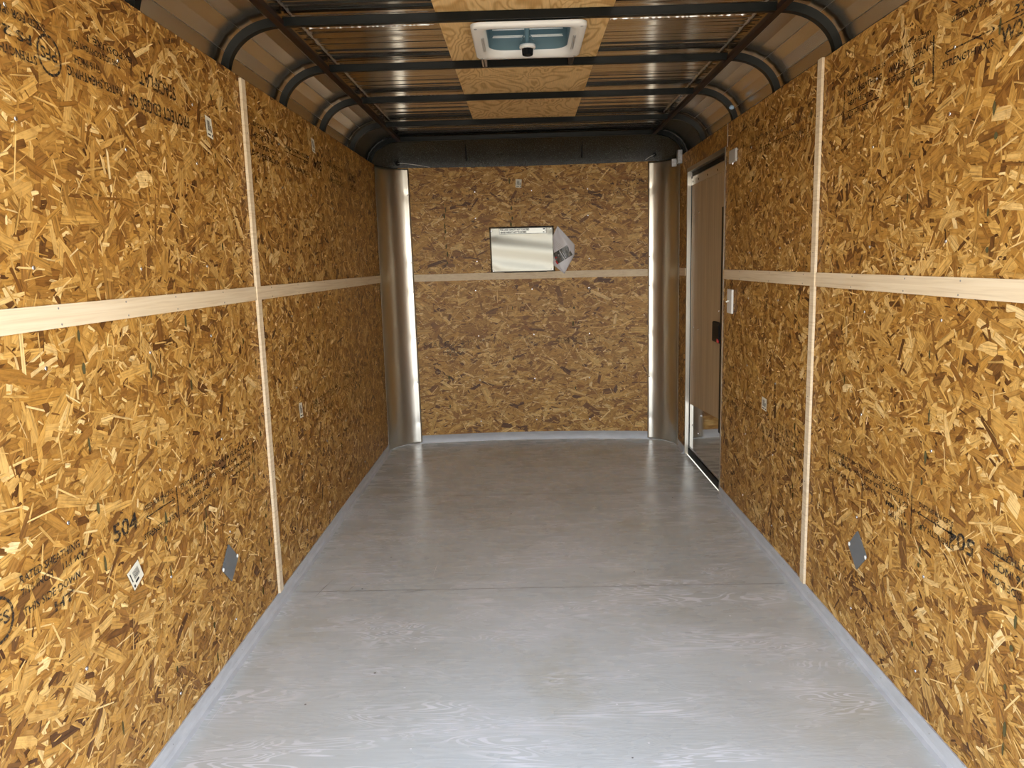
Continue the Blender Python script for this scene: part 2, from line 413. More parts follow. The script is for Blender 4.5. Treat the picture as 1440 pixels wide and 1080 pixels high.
# ------------------------------------------------------------------ battens
ntrim = [0]
def trim(bx_list, screws=(), ax_='L'):
    ntrim[0] += 1; m = MB()
    for a_, b_ in bx_list: m.box(a_, b_, BAT)
    o = tag(m.build('trim_%d' % ntrim[0], bevel=.0008), kind='structure')
    for p, n_ in screws:
        m = MB(); m.lathe(p, n_, [(-.0005, .0027), (.0004, .0025), (.0006, .001)], SEAM, 8); m.build('screw', o)
    return o
TT = .006
HS = [.13, .45, .775, 1.30, 1.77]
trim([((0.0004, BATY-.021, ZB), (TT*1.7, BATY+.018, 1.952))], [((TT*1.7, BATY, z), (1, 0, 0)) for z in HS+[.53]])
trim([((W-TT*1.7, BATY-.021, ZB), (W-.0004, BATY+.018, H+.001))], [((W-TT*1.7, BATY, z), (-1, 0, 0)) for z in HS])
RS = lambda x, n_, ys_: [((x, y+d, z), n_) for y in ys_ for z, d in ((1.221, 0), (1.187, .006))]
trim([((.0004, Y0, RB), (TT, BATY-.021, RT))], RS(TT, (1, 0, 0), [1.585, 1.86, 2.13, 2.47]))
trim([((.0004, BATY+.018, RB), (TT, 5.222, RT))], RS(TT, (1, 0, 0), [2.95, 3.3, 3.75, 4.2, 4.6]))
trim([((W-TT, Y0, RB), (W-.0004, BATY-.021, RT))], RS(W-TT, (-1, 0, 0), [1.585, 1.86, 2.13, 2.47]))
trim([((W-TT, BATY+.018, RB), (W-.0004, 4.06, RT))], RS(W-TT, (-1, 0, 0), [2.9, 3.3, 3.75]))
trim([((W-TT, 5.012, RB), (W-.0004, 5.195, RT))])
ntrim[0] += 1; m = MB(); xs = [.18+(1.875-.18)*i/30 for i in range(31)]
m.grid([[(x, frontY(x)-p, z-.004) for p, z in [(.0004, RB), (.006, RB), (.006, RT), (.0004, RT)]] for x in xs], BAT, False, True)
tfr = tag(m.build('trim_%d' % ntrim[0]), kind='structure')

# ------------------------------------------------------------------ screws through the boards
def screw_mesh():
    m = MB(); m.lathe((0, 0, 0), (0, 0, 1), [(0, .0047), (.0012, .0044), (.0018, .003), (.0010, .0016)], ZINC, 10)
    o = m.build('screw'); return o
s0_ = screw_mesh(); SM = s0_.data; bpy.data.objects.remove(s0_)
def screw(parent, p, n_):
    o = link('screw', SM, parent); o.matrix_world = Matrix.Translation(p) @ Vector(n_).to_track_quat('Z', 'Y').to_matrix().to_4x4()
    return o
ZR = [.145, .452, .775, 1.102, 1.308, 1.608, 1.79]
for y in (1.54, 1.955, 2.372, 3.2, 3.62, 4.03, 4.45, 4.87):
    for z in ZR:
        jy, jz = rnd.uniform(-.012, .012), rnd.uniform(-.02, .02)
        screw(wallL, (.0004, y+jy, z+jz), (1, 0, 0))
        if y < 4: screw(wallR, (W-.0004, y-jy, z-jz), (-1, 0, 0))
for x in (.64, 1.045, 1.45):
    for z in ZR:
        if x > .7 and x < 1.2 and 1.2 < z < 1.7: continue
        screw(wallF, pf(x+rnd.uniform(-.01, .01), z, .0006), (0, -1, 0))
# light sheet joint above the door
m = MB(); m.box((W-.0012, 4.039, 1.846), (W+.001, 4.0425, H), MILL); m.build('joint_strip', wallR)

# ------------------------------------------------------------------ stamped writing on the boards
def text_mesh(txt, size, bold=0):
    cu = bpy.data.curves.new('t', 'FONT'); cu.body = txt; cu.size = size; cu.align_x = 'LEFT'; cu.offset = bold
    cu.resolution_u = 2
    o = bpy.data.objects.new('t', cu); COL.objects.link(o)
    me = bpy.data.meshes.new_from_object(o.evaluated_get(bpy.context.evaluated_depsgraph_get()))
    vs = [v.co.copy() for v in me.vertices]; fs = [tuple(p.vertices) for p in me.polygons]
    bpy.data.objects.remove(o); bpy.data.curves.remove(cu); bpy.data.meshes.remove(me)
    return vs, fs
def frame(wall, flip=False):
    if wall == 'L': u, v_, P_ = Vector((0, 1, 0)), Vector((0, 0, 1)), lambda s, z: Vector((.0009, s, z))
    elif wall == 'R': u, v_, P_ = Vector((0, -1, 0)), Vector((0, 0, 1)), lambda s, z: Vector((W-.0009, s, z))
    else: u, v_, P_ = Vector((1, 0, 0)), Vector((0, 0, 1)), lambda s, z: Vector((s, frontY(s)-.0012, z))
    return (-u if flip else u), (-v_ if flip else v_), P_
def stamp(wall, parent, items, flip=False, ink=None):
    """items: ('t',text,s,z,size[,width]) | ('l',s0,z0,s1,z1,w) | ('c',s,z,r)"""
    u, v_, P_ = frame(wall, flip); m = MB(); ink = ink or INK
    def put(vs, o):
        out = []
        for x, y in vs:
            q = o+u*x+v_*y
            if wall == 'F': q.y = frontY(q.x)-.0012
            out.append(q)
        return out
    for it in items:
        if it[0] == 't':
            vs, fs = text_mesh(it[1], it[4], it[4]*.02); k = 1.
            if len(it) > 5 and vs:
                k = it[5]/max(p.x for p in vs)
            m.add(put([(p.x*k, p.y) for p in vs], P_(it[2], it[3])), fs, ink)
        elif it[0] == 'l':
            a_, b_ = P_(it[1], it[2]), P_(it[3], it[4]); d = (b_-a_).normalized(); nrm = u.cross(v_); n_ = d.cross(nrm)*it[5]/2
            m.add([a_-n_, b_-n_, b_+n_, a_+n_], [(0, 1, 2, 3)], ink)
        elif it[0] == 'c':
            o = P_(it[1], it[2]); n = 28; vs = []
            for k in range(n):
                t = 2*PI*k/n
                for r in (it[3], it[3]*.86): vs.append((r*math.cos(t), r*math.sin(t)))
            m.add(put(vs, o), [(2*k, 2*k+1, (2*k+3) % (2*n), (2*k+2) % (2*n)) for k in range(n)], ink)
    o = m.build('ink_stamp', parent); tag(o, label='black printed grade stamp'); return o
# left wall, lower sheets (upright): reading direction +y
stamp('L', wallL, [('c', 1.30, .665, .045), ('t', 'PFS', 1.272, .652, .034, .06),
    ('t', 'RATED SHEATHING', 1.37, .705, .024, .20), ('t', '7/16 INCH', 1.37, .680, .022, .10), ('t', '11.1 MM', 1.50, .680, .020, .08), ('t', 'THIS SIDE DOWN', 1.37, .640, .024, .19), ('t', 'HT', 1.46, .605, .03, .07),
    ('t', '504', 1.70, .662, .060, .115), ('t', 'SIZED FOR SPACING', 1.85, .690, .019, .165), ('l', 1.86, .671, 2.02, .671, .0035), ('l', 1.86, .671, 1.875, .680, .003), ('l', 1.86, .671, 1.875, .662, .003), ('l', 2.02, .671, 2.005, .68, .003), ('l', 2.02, .671, 2.005, .662, .003),
    ('t', 'STRENGTH AXIS', 1.84, .618, .021, .17),
    ('l', 2.035, .70, 2.035, .60, .005), ('l', 2.64, .69, 2.64, .60, .005), ('t', 'EXPOSURE 1  WALL-24', 2.06, .685, .020, .24), ('t', 'PS 2-18  SHEATHING SPAN', 2.06, .662, .015, .24), ('t', 'CSA 0325  2R24', 2.09, .637, .020, .16), ('t', 'HEAT TREATED KD HT 24/16', 2.06, .606, .019, .25),
    ('t', '24/16 FLOOR-16', 2.33, .684, .022, .27), ('t', 'MILL 504  TYPE 5', 2.35, .66, .017, .25), ('t', 'LONG DIMENSION', 2.36, .636, .017, .24), ('t', 'OR PARALLEL', 2.40, .613, .015, .2)])
stamp('L', wallL, [('t', 'PROTECT EDGES', 3.42, .655, .050, .52), ('t', 'STACK FLAT', 3.50, .600, .040, .3), ('t', 'RATED SHEATHING', 4.02, .690, .030, .25), ('t', '504', 4.24, .655, .06, .12), ('t', 'EXPOSURE 1', 4.02, .640, .028, .22),
    ('t', 'SIZED FOR SPACING  STRENGTH AXIS', 4.42, .685, .026, .5), ('l', 4.42, .665, 4.9, .665, .003), ('t', '24/16  WALL-24', 4.45, .635, .026, .3)], ink=INKF)
# left wall, upper sheets (upside down): reading direction -y
stamp('L', wallL, [('t', 'RATED SHEATHING', 1.955, 1.738, .028, .23), ('t', '7/16 INCH', 1.86, 1.768, .024, .10), ('t', 'THIS SIDE DOWN', 1.96, 1.800, .020, .15), ('t', 'EXPOSURE 1', 2.02, 1.826, .022, .20), ('t', 'CAT 24/16', 1.82, 1.80, .018, .08),
    ('c', 1.665, 1.742, .042), ('t', 'PFS', 1.693, 1.756, .034, .058), ('t', 'PS 2', 1.612, 1.765, .028, .09), ('t', 'STRENGTH AXIS', 1.62, 1.728, .024, .17), ('t', 'SIZED FOR SPACING', 1.66, 1.800, .022, .2)], flip=True)
stamp('L', wallL, [('t', 'PROTECT EDGES OF', 2.335, 1.738, .046, .35), ('t', 'STACK', 2.26, 1.806, .052, .12), ('t', 'FLAT', 2.15, 1.806, .05, .10)], flip=True)
stamp('L', wallL, [('l', 2.835, 1.83, 2.825, 1.70, .006), ('t', 'EXPOSURE 1 PS 2-18', 3.18, 1.828, .024, .28), ('t', '24/16 WALL-24', 3.12, 1.79, .026, .22), ('t', 'CSA 0325 2R24', 3.14, 1.755, .022, .25), ('t', 'HEAT TREATED KD HT', 3.18, 1.722, .026, .32),
    ('t', 'SIZED FOR SPACING', 3.62, 1.80, .022, .36), ('l', 3.25, 1.772, 3.62, 1.772, .003), ('t', 'STRENGTH AXIS', 3.60, 1.728, .024, .32), ('t', '504', 3.85, 1.80, .062, .14), ('t', 'RATED SHEATHING', 4.30, 1.82, .032, .34), ('t', '7/16 INCH', 4.25, 1.78, .028, .22), ('t', 'THIS SIDE DOWN', 4.3, 1.745, .03, .33), ('t', 'STACK', 4.62, 1.82, .06, .2), ('t', 'FLAT', 4.60, 1.76, .05, .16)], flip=True)
# right wall, upper sheets (upright): reading direction -y
stamp('R', wallR, [('l', 2.60, 1.832, 2.60, 1.714, .005), ('t', 'EXPOSURE 1 PS 2-18', 2.56, 1.822, .020, .24), ('t', '2R24 SHEATHING', 2.58, 1.79, .024, .24), ('t', 'HEAT TREATED', 2.57, 1.758, .020, .18), ('t', 'KD HT 000', 2.57, 1.722, .024, .15),
    ('t', 'WALL-24', 2.30, 1.795, .026, .10), ('t', 'SPAN', 2.16, 1.80, .026, .075), ('t', 'MILL', 2.15, 1.725, .024, .055), ('l', 2.58, 1.742, 2.35, 1.742, .003), ('l', 2.32, 1.78, 2.10, 1.78, .0025), ('t', 'CSA 0325', 2.30, 1.765, .018, .1), ('t', 'EXACT', 2.17, 1.762, .02, .08),
    ('t', 'PERFORMANCE CATEGORY', 2.31, 1.838, .018, .24), ('l', 2.06, 1.832, 2.05, 1.712, .008),
    ('t', 'SIZED FOR SPACING', 1.98, 1.838, .020, .20), ('l', 2.00, 1.774, 1.80, 1.774, .004), ('l', 2.00, 1.774, 1.985, 1.782, .003), ('l', 2.00, 1.774, 1.985, 1.766, .003), ('l', 1.80, 1.774, 1.815, 1.782, .003), ('l', 1.80, 1.774, 1.815, 1.766, .003), ('t', 'STRENGTH AXIS', 2.01, 1.738, .024, .21),
    ('t', 'W24', 1.775, 1.735, .048, .10), ('t', '23', 1.74, 1.782, .028, .05), ('l', 1.79, 1.775, 1.5, 1.775, .003)])
stamp('R', wallR, [('l', 2.74, 1.742, 2.60, 1.742, .003), ('t', 'RATED SHEATHING', 3.55, 1.80, .024, .32), ('t', '504', 3.50, 1.74, .052, .15), ('t', 'THIS SIDE DOWN  7/16 INCH', 3.30, 1.785, .026, .44), ('l', 3.7, 1.76, 3.05, 1.76, .003), ('t', 'HT EXPOSURE 1', 3.28, 1.74, .028, .38), ('t', 'STACK FLAT', 3.05, 1.715, .03, .2), ('t', 'PS 2-18', 3.72, 1.72, .03, .18)], ink=INKF)
# right wall, lower sheets (upside down): reading direction +y
stamp('R', wallR, [('t', '504', 1.735, .612, .060, .115), ('l', 1.83, .596, 2.0, .596, .004), ('l', 1.83, .596, 1.845, .604, .004), ('l', 1.83, .596, 1.845, .588, .004), ('l', 2.0, .596, 1.985, .604, .004), ('l', 2.0, .596, 1.985, .588, .004),
    ('t', 'STRENGTH AXIS', 1.82, .572, .022, .185), ('t', 'SIZED FOR SPACING', 1.83, .628, .018, .165), ('t', '2-1', 1.89, .609, .017, .04),
    ('l', 2.035, .635, 2.03, .525, .0045), ('l', 2.61, .635, 2.61, .535, .005),
    ('t', '24 FLOOR TO', 2.05, .632, .022, .16), ('t', 'CAT 7/16', 2.05, .604, .020, .12), ('t', '11.1 MM', 2.06, .575, .020, .12), ('t', 'MILL TYPE', 2.055, .547, .018, .11), ('t', 'EXPOSURE PS 2-18', 2.22, .632, .018, .20), ('t', 'CSA 0325  2R24', 2.22, .606, .018, .18), ('t', 'WALL-24', 2.24, .582, .020, .10),
    ('t', 'SPACED PER HEAT', 2.41, .63, .017, .18), ('t', 'SHIPMENT', 2.42, .604, .018, .13), ('t', 'KD HT SHEATHING SPAN', 2.40, .568, .021, .2),
    ('t', 'RATED SHEATHING', 1.50, .628, .022, .19), ('t', '7/16 INCH', 1.53, .596, .026, .13), ('t', 'THIS SIDE DOWN', 1.50, .562, .024, .20), ('l', 1.35, .612, 1.70, .612, .003)], flip=True)
# stamps drawn with text starting at far end need reading direction +y on the right wall when flipped
stamp('R', wallR, [('t', 'PROTECT EDGES', 2.86, .55, .05, .45), ('t', 'STACK FLAT', 2.90, .60, .045, .3), ('t', 'RATED SHEATHING', 3.35, .60, .028, .3), ('t', '504', 3.32, .555, .055, .12), ('t', 'EXPOSURE 1  STRENGTH AXIS', 3.5, .56, .028, .5), ('l', 3.5, .59, 4.0, .59, .003)], flip=True, ink=INKF)
# front wall
stamp('F', wallF, [('t', 'STACK FLAT', .245, .70, .058, .34), ('t', 'RT EDGE', .38, .645, .05, .16), ('t', 'THIS SIDE DOWN', .56, .735, .024, .23), ('c', .835, .722, .03), ('t', 'PFS', .815, .712, .022, .042), ('t', 'RATED SHEATHING 7/16', .89, .742, .022, .24), ('t', 'EXPOSURE 1 24/16', .91, .712, .022, .21),
    ('t', '504', 1.195, .705, .062, .11), ('t', 'SIZED FOR SPACING', 1.32, .738, .020, .17), ('l', 1.33, .727, 1.48, .727, .003), ('t', 'STRENGTH AXIS', 1.32, .705, .018, .17), ('l', 1.515, .76, 1.515, .70, .004), ('l', 1.515, .76, 1.60, .76, .003), ('t', 'PS 2-18', 1.53, .72, .018, .08), ('t', 'PERFORMANCE CATEGORY 7/16', 1.62, .74, .022, .24), ('t', 'CSA 0325 2R24', 1.63, .708, .02, .15)], ink=INKF)
stamp('F', wallF, [('t', 'EXACT SIZE 000', .19, 1.768, .024, .17), ('t', 'PERFORMANCE CATEGORY', .20, 1.74, .02, .22), ('t', 'WALL-24 SHEATHING', .20, 1.705, .022, .2), ('l', .2, 1.732, .85, 1.732, .003), ('t', 'EXPOSURE 1 PS 2-18 HT', .43, 1.785, .024, .28), ('t', 'CSA 0325', .44, 1.70, .024, .12),
    ('t', '504', .88, 1.715, .06, .1), ('t', 'RATED SHEATHING', .99, 1.762, .022, .26), ('t', '7/16 INCH CAT', .98, 1.735, .02, .2), ('l', .98, 1.728, 1.2, 1.728, .003), ('t', 'THIS SIDE DOWN', 1.0, 1.70, .022, .22), ('t', 'SPACING 1/8 IN', 1.37, 1.74, .022, .2), ('t', 'STRENGTH AXIS', 1.33, 1.705, .022, .28),
    ('t', 'FLAT  DRY', 1.64, 1.81, .05, .22), ('t', 'STACK FLAT', 1.58, 1.745, .046, .30)], ink=INKF)

# fastener guide marks: rows of small green-grey blots
def blots(wall, parent, cols, z0, z1, p, seed):
    R = random.Random(seed); u, v_, P_ = frame(wall); m = MB(); ok = 0
    for s in cols:
        z = z0+R.uniform(0, .04)
        while z < z1:
            if R.random() < p:
                a_, b_ = R.uniform(.0035, .0075), R.uniform(.007, .022); o = P_(s+R.uniform(-.012, .012), z)
                m.add([o+u*a_*math.cos(t*PI/4)*R.uniform(.8, 1.1)+v_*b_*math.sin(t*PI/4)*R.uniform(.8, 1.1) for t in range(8)], [tuple(range(8))], DOT)
            z += R.uniform(.035, .075)
    o = m.build('guide_marks', parent); tag(o, label='rows of small green-grey printed blots'); return o
blots('L', wallL, [1.66, 2.20, 2.62, 3.5, 4.4], .1, 1.16, .34, 3); blots('L', wallL, [1.95, 2.72, 3.9], .2, 1.1, .5, 4); blots('L', wallL, [1.4, 2.51, 3.3], 1.26, 1.85, .28, 5)
blots('R', wallR, [1.58, 1.98, 2.5, 2.95, 3.35], .1, 1.16, .34, 6); blots('R', wallR, [1.77, 2.16, 1.62], 1.28, 1.80, .55, 7); blots('R', wallR, [2.9, 3.6], 1.3, 1.8, .2, 8)
blots('F', wallF, [.43, .90, 1.33], .1, 1.1, .2, 9); blots('F', wallF, [.43, .90], 1.28, 1.9, .6, 10)

# ------------------------------------------------------------------ stickers and cover plates
def card(name, wall, quad, label, cat, mt, th=.0005, extra=None):
    u, v_, P_ = frame(wall); n_ = u.cross(v_); m = MB()
    q = [P_(*p) for p in quad]; t_ = [p+n_*th for p in q]
    m.add(q+t_, [(3, 2, 1, 0), (4, 5, 6, 7), (0, 1, 5, 4), (1, 2, 6, 5), (2, 3, 7, 6), (3, 0, 4, 7)], mt)
    o = m.build(name); tag(o, label, cat); ctr = sum(t_, Vector())/4
    if extra: extra(o, t_, n_)
    return o
def barcode(o, t_, n_):
    a_, bq, c_, d_ = t_       # corners in order, a->b along width, a->d along height
    P_ = lambda x, y: a_+(bq-a_)*x+(d_-a_)*y+n_*.0003+(a_-bq-d_+c_)*x*y
    m = MB(); R = random.Random(4); x = .2
    while x < .62:
        w_ = R.choice((.015, .02, .035)); m.add([P_(x, .32), P_(x+w_, .32), P_(x+w_, .82), P_(x, .82)], [(0, 1, 2, 3)], INKB); x += w_+R.choice((.015, .025))
    m.add([P_(.70, .30), P_(.82, .30), P_(.82, .62), P_(.70, .62)], [(0, 1, 2, 3)], INKB)
    m.add([P_(.15, .1), P_(.6, .1), P_(.6, .17), P_(.15, .17)], [(0, 1, 2, 3)], INKB)
    m.add([P_(.78, .08), P_(.92, .08), P_(.92, .2), P_(.78, .2)], [(0, 1, 2, 3)], INKB)
    m.build('barcode', o)
card('sticker', 'L', [(1.741, .568), (1.768, .515), (1.817, .536), (1.796, .584)], 'cream diamond barcode sticker low on the near left wall', 'sticker', STK, extra=barcode)
card('sticker', 'L', [(2.462, 1.707), (2.508, 1.702), (2.503, 1.764), (2.455, 1.769)], 'upright cream barcode sticker high on left wall, near side of its batten', 'sticker', STK, extra=barcode)
card('sticker', 'L', [(3.695, 1.833), (3.745, 1.828), (3.735, 1.889), (3.685, 1.894)], 'small cream barcode sticker high on far left wall near the roof', 'sticker', STK, extra=barcode)
card('sticker', 'L', [(3.217, .652), (3.262, .650), (3.254, .715), (3.210, .719)], 'small cream barcode sticker low on far left wall', 'sticker', STK, extra=barcode)
card('sticker', 'R', [(3.372, .620), (3.305, .618), (3.303, .673), (3.370, .675)], 'small cream barcode sticker low on right wall between door and batten', 'sticker', STK, extra=barcode)
card('sticker', 'F', [(.935, 1.815), (.975, 1.812), (.980, 1.868), (.938, 1.872)], 'tiny cream barcode sticker centred high on front wall', 'sticker', STK, extra=barcode)
def diamond(wall, c_, label):
    sx = {'L': 1, 'R': -1}[wall]; X = .0008 if wall == 'L' else W-.0008
    root = empty('cover_plate', (X, c_[0], c_[1]), label, 'cover plate', 'diamond cover plates low on the side walls')
    m = MB(); a_ = .026*.5; cs = []
    lean = .035 if wall == 'L' else -.035
    pts = [(-lean*.1, .066), (.070, -.006), (.0, -.066), (-.070, .004)]
    ring = []
    n = len(pts)
    for i, p in enumerate(pts):
        p = Vector(p); a0 = Vector(pts[i-1]); b0 = Vector(pts[(i+1) % n])
        for k in range(4):
            t = k/3; q = p+(a0-p).normalized()*.007*(1-t)**2+(b0-p).normalized()*.007*t*t; ring.append(q)
    f0 = [Vector((X, c_[0]+q.x, c_[1]+q.y)) for q in ring]; f1 = [p+Vector((sx*.0016, 0, 0)) for p in f0]
    N = len(ring); m.add(f0+f1, [tuple(reversed(range(N))), tuple(range(N, 2*N))]+[(i, (i+1) % N, N+(i+1) % N, N+i) for i in range(N)], PLATE)
    under(m.build('plate'), root)
    for s in (-1, 1):
        m = MB(); m.lathe((X+sx*.0016, c_[0]+s*.060, c_[1]+(-.0 if s > 0 else .0)), (sx, 0, 0), [(0, .0068), (.0014, .0062), (.0026, .003), (.0018, .0015)], WHP, 12); under(m.build('rivet'), root)
diamond('L', (2.352, .349), 'grey diamond cover plate low on the left wall')
diamond('R', (2.350, .352), 'grey diamond cover plate low on the right wall')

# ------------------------------------------------------------------ corner panels of bright aluminium
SCR = [1.775, 1.31, 1.105, .775, .455, .16]
def corner(side, label):
    plan = cornerplan(-1, 18)
    plan = [(plan[0][0]+.002, 5.205)]+plan+[(x, frontY(x)-.006) for x in (.205,)] if False else plan
    pts = []
    for i, (x, y) in enumerate(plan):
        pts.append(Vector((max(x, .0016)+.0, y-.004, 0)))
    # end flange lying on the front board, carrying the screws
    xe = .195 if side < 0 else .175
    pts = [p for p in pts if p.x < xe-.02]; pts += [Vector((xe-.012, frontY(xe-.012)-.0035, 0)), Vector((xe, frontY(xe)-.002, 0))]
    # resample
    D = [0]
    for a_, b_ in zip(pts, pts[1:]): D.append(D[-1]+(b_-a_).length)
    n = 30; rs = []
    for i in range(n+1):
        d = D[-1]*i/n; k = max(j for j in range(len(D)) if D[j] <= d+1e-9); k = min(k, len(pts)-2)
        t = (d-D[k])/(D[k+1]-D[k]); rs.append(pts[k].lerp(pts[k+1], t))
    nz = 150; rows = []; z0, z1 = .002, 1.955
    for j in range(nz+1):
        z = z0+(z1-z0)*j/nz; row = []
        for i, p in enumerate(rs):
            a_ = rs[max(i-1, 0)]; b_ = rs[min(i+1, n)]; t = (b_-a_).normalized(); nn_ = Vector((t.y, -t.x, 0))
            lean = (1.0-z/1.96)*(.014 if side < 0 else 0)
            off = 0
            for sz in SCR:
                dd = ((i-(n-1.4))*D[-1]/n)**2+(z-sz)**2; amp = .005 if sz > 1.7 else .0022
                off -= amp*math.exp(-dd/.0006)
            off += .0009*math.sin(z*7.3+side)*math.sin(PI*i/n)+.0006*math.sin(z*17+1.+side*2)*math.sin(PI*i/n)
            off = max(off, -.0034) if i < n-6 else max(off, -.0032)
            q = p+nn_*(off+.0035)
            x = q.x+(lean*(i/n)); x = max(x, .0012) if i < 3 else x
            row.append((x if side < 0 else W-x, q.y, z))
        rows.append(row)
    root = empty('corner_panel', (rs[n//2].x if side < 0 else W-rs[n//2].x, rs[n//2].y, 0), label, 'metal panel')
    m = MB(); m.grid(rows, ALU, True); o = m.build('curved_sheet')
    so = o.modifiers.new('s', 'SOLIDIFY'); so.thickness = .0008; so.offset = 0
    under(o, root)
    k = n-1.4
    for sz in SCR:
        lean = (1.0-sz/1.96)*(.014 if side < 0 else 0)
        j = int((sz-z0)/(z1-z0)*nz); px, py, _ = rows[j][n-1]
        m = MB(); m.lathe((px, py-.0004, sz), (0, -1, 0), [(0, .0062), (.0014, .0056), (.0026, .0028), (.0016, .0012)], ZINC, 10); under(m.build('screw'), root)
    for sz in (1.79, 1.308, 1.10, .775, .452, .14):
        x = .0022 if side < 0 else W-.0022
        m = MB(); m.lathe((x, 5.222, sz), (1 if side < 0 else -1, 0, 0), [(0, .004), (.0016, .003)], ZINC, 8); under(m.build('side_screw'), root)
    m = MB(); m.tube([(rows[0][i][0], rows[0][i][1]-.002, .0012) for i in range(2, n+1)], .0018, CAULK, 6); under(m.build('caulk_bead'), root)
corner(-1, 'curved shiny metal panel in the left front corner')
corner(1, 'curved shiny metal panel in the right front corner, beside the door')

# ------------------------------------------------------------------ roof skin (ceiling), header, bows
EC = (.175, 1.95)
def ell(a_, b_, t): return (EC[0]-a_*math.cos(t), EC[1]+b_*math.sin(t))
HX0, HX1, HY0, HY1 = .864, 1.166, 2.788, 3.126       # vent opening
m = MB(); NF = 7
prof = [(-.052, 1.80)]+[ell(.227, .190, PI/2*i/NF) for i in range(NF+1)]
ZS = EC[1]+.190
segs = [1.0, 2.085, 2.72, 3.345, 3.985, 4.66, 5.22]
for sgn in (-1, 1):
    X = (lambda x: x) if sgn < 0 else (lambda x: W-x)
    for ya, yb in zip(segs, segs[1:]):
        mt = COAT if ya > 4.6 else CORNSKIN
        for (xa, za), (xb, zb) in zip(prof, prof[1:]):
            m.add([(X(xa), ya, za), (X(xa), yb, za), (X(xb), yb, zb), (X(xb), ya, zb)], [(0, 1, 2, 3)], mt)
xs = [.175, HX0, HX1, W-.175]; ys = [1.0, HY0, HY1, 5.22]
for i in range(3):
    for j in range(3):
        if i == 1 and j == 1: continue
        m.add([(xs[i], ys[j], ZS), (xs[i+1], ys[j], ZS), (xs[i+1], ys[j+1], ZS), (xs[i], ys[j+1], ZS)], [(0, 1, 2, 3)], ROOFSKIN)
        a_, b_ = [-.085, HX0, HX1, W+.085], [1.0, HY0, HY1, 5.635]
        m.box((a_[i], b_[j], 2.175), (a_[i+1], b_[j+1], 2.19), SIDING)
ceil = tag(m.build('ceiling'), kind='structure')
m = MB(); m.box((-.085, 1.0, 1.86), (W+.085, 1.08, 2.175), SIDING); m.build('rear_header', ceil)
# raised creases / lapped seams
for sgn in (-1, 1):
    X = (lambda x: x) if sgn < 0 else (lambda x: W-x)
    for k in (2, 4, 6):
        x, z = ell(.2255, .1885, PI/2*k/NF); m = MB(); m.tube([(X(x), 1.1, z), (X(x), 4.66, z)], .0006, MILL, 5); m.build('crease', ceil)
    m = MB(); y = 1.2; R = random.Random(3); path = []; rr_ = []
    while y < 4.66: path.append((X(.212)+R.uniform(-.0015, .0015), y, ZS-.001)); rr_.append(R.uniform(.0015, .006)); y += .012
    m.tube(path, rr_, MILL, 6); m.build('lap_seam', ceil)
for ys_ in (2.895, 4.10):
    m = MB(); R = random.Random(9); x = .23; path = []; rr_ = []
    while x < W-.23:
        path.append((x, ys_+R.uniform(-.002, .002), ZS)); rr_.append(R.choice((.0004, .0030, .0038, .0006))); x += .007
    for a_, b_ in ((0, int((.69-.23)/.007)), (int((1.31-.23)/.007), len(path)-1)):
        m.tube(path[a_:b_], rr_[a_:b_], MILL, 6)
    m.build('rough_seam', ceil)
# nose cap above the front board: quarter-round loft round the plan
out = [(-.045, 5.19)]+[(x-.012 if x < .15 else x, y+.014) for x, y in cornerplan(-1, 8)[:]]+[(.19+(W-.38)*i/20, frontY(.19+(W-.38)*i/20)+.014) for i in range(1, 20)]
r_ = [(W-x+.012 if x < .15 else W-x, y+.014) for x, y in reversed(cornerplan(-1, 8))]; out += r_+[(W+.045, 5.19)]
out = [Vector((x, y, 0)) for x, y in out]; rows = []
for i in range(11):
    t = i/10*PI/2; d = .30*(1-math.cos(t)); z = 1.90+.235*math.sin(t); row = []
    for k, p in enumerate(out):
        inn = Vector((min(max(p.x, .21), W-.21), 5.20, 0)); v_ = inn-p; L_ = v_.length
        row.append(tuple((p+v_*min(1, (1-math.cos(t))) + Vector((0, 0, z)))))
    rows.append(row)
m = MB(); m.grid(rows, COAT, True); m.add([(.1, 5.18, 2.134), (W-.1, 5.18, 2.134), (W-.1, 5.3, 2.134), (.1, 5.3, 2.134)], [(0, 1, 2, 3)], COAT)
nose = m.build('nose_cap'); tag(nose, kind='structure')
nose.name = 'ceiling_front'
for x in (.60, 1.40):
    m = MB(); m.tube([(x+.0, frontY(x)-.26*(1-math.cos(i/10*PI/2))*1.0+.004, 1.90+.235*math.sin(i/10*PI/2)-.004) for i in range(3, 9)], .006, RUB, 6); m.build('seam_ridge', nose)
# lead wires poking out of the nose cap
def wire(name, pts, label, r=.0016, mt=WHP):
    m = MB(); m.tube(pts, r, mt, 6); o = m.build(name); tag(o, label, 'wire'); return o
wl = wire('lead_wire', [(.13, 5.40, 1.985), (.17, 5.37, 1.982), (.22, 5.38, 1.975), (.30, 5.44, 1.968), (.345, 5.485, 1.9625)], 'thin white wire poking out above the left corner panel')
wr = wire('lead_wire', [(1.895, 5.43, 2.0), (1.875, 5.40, 1.99), (1.85, 5.40, 1.978), (1.835, 5.44, 1.968)], 'thin white wire poking out above the right corner panel')
for o_, p in ((wl, (.13, 5.405, 1.985)), (wr, (1.895, 5.435, 2.0))):
    m = MB(); m.lathe(p, (.2, -.9, -.2), [(-.02, .016), (.004, .015), (.008, .008)], RUB, 10); m.build('grommet', o_)

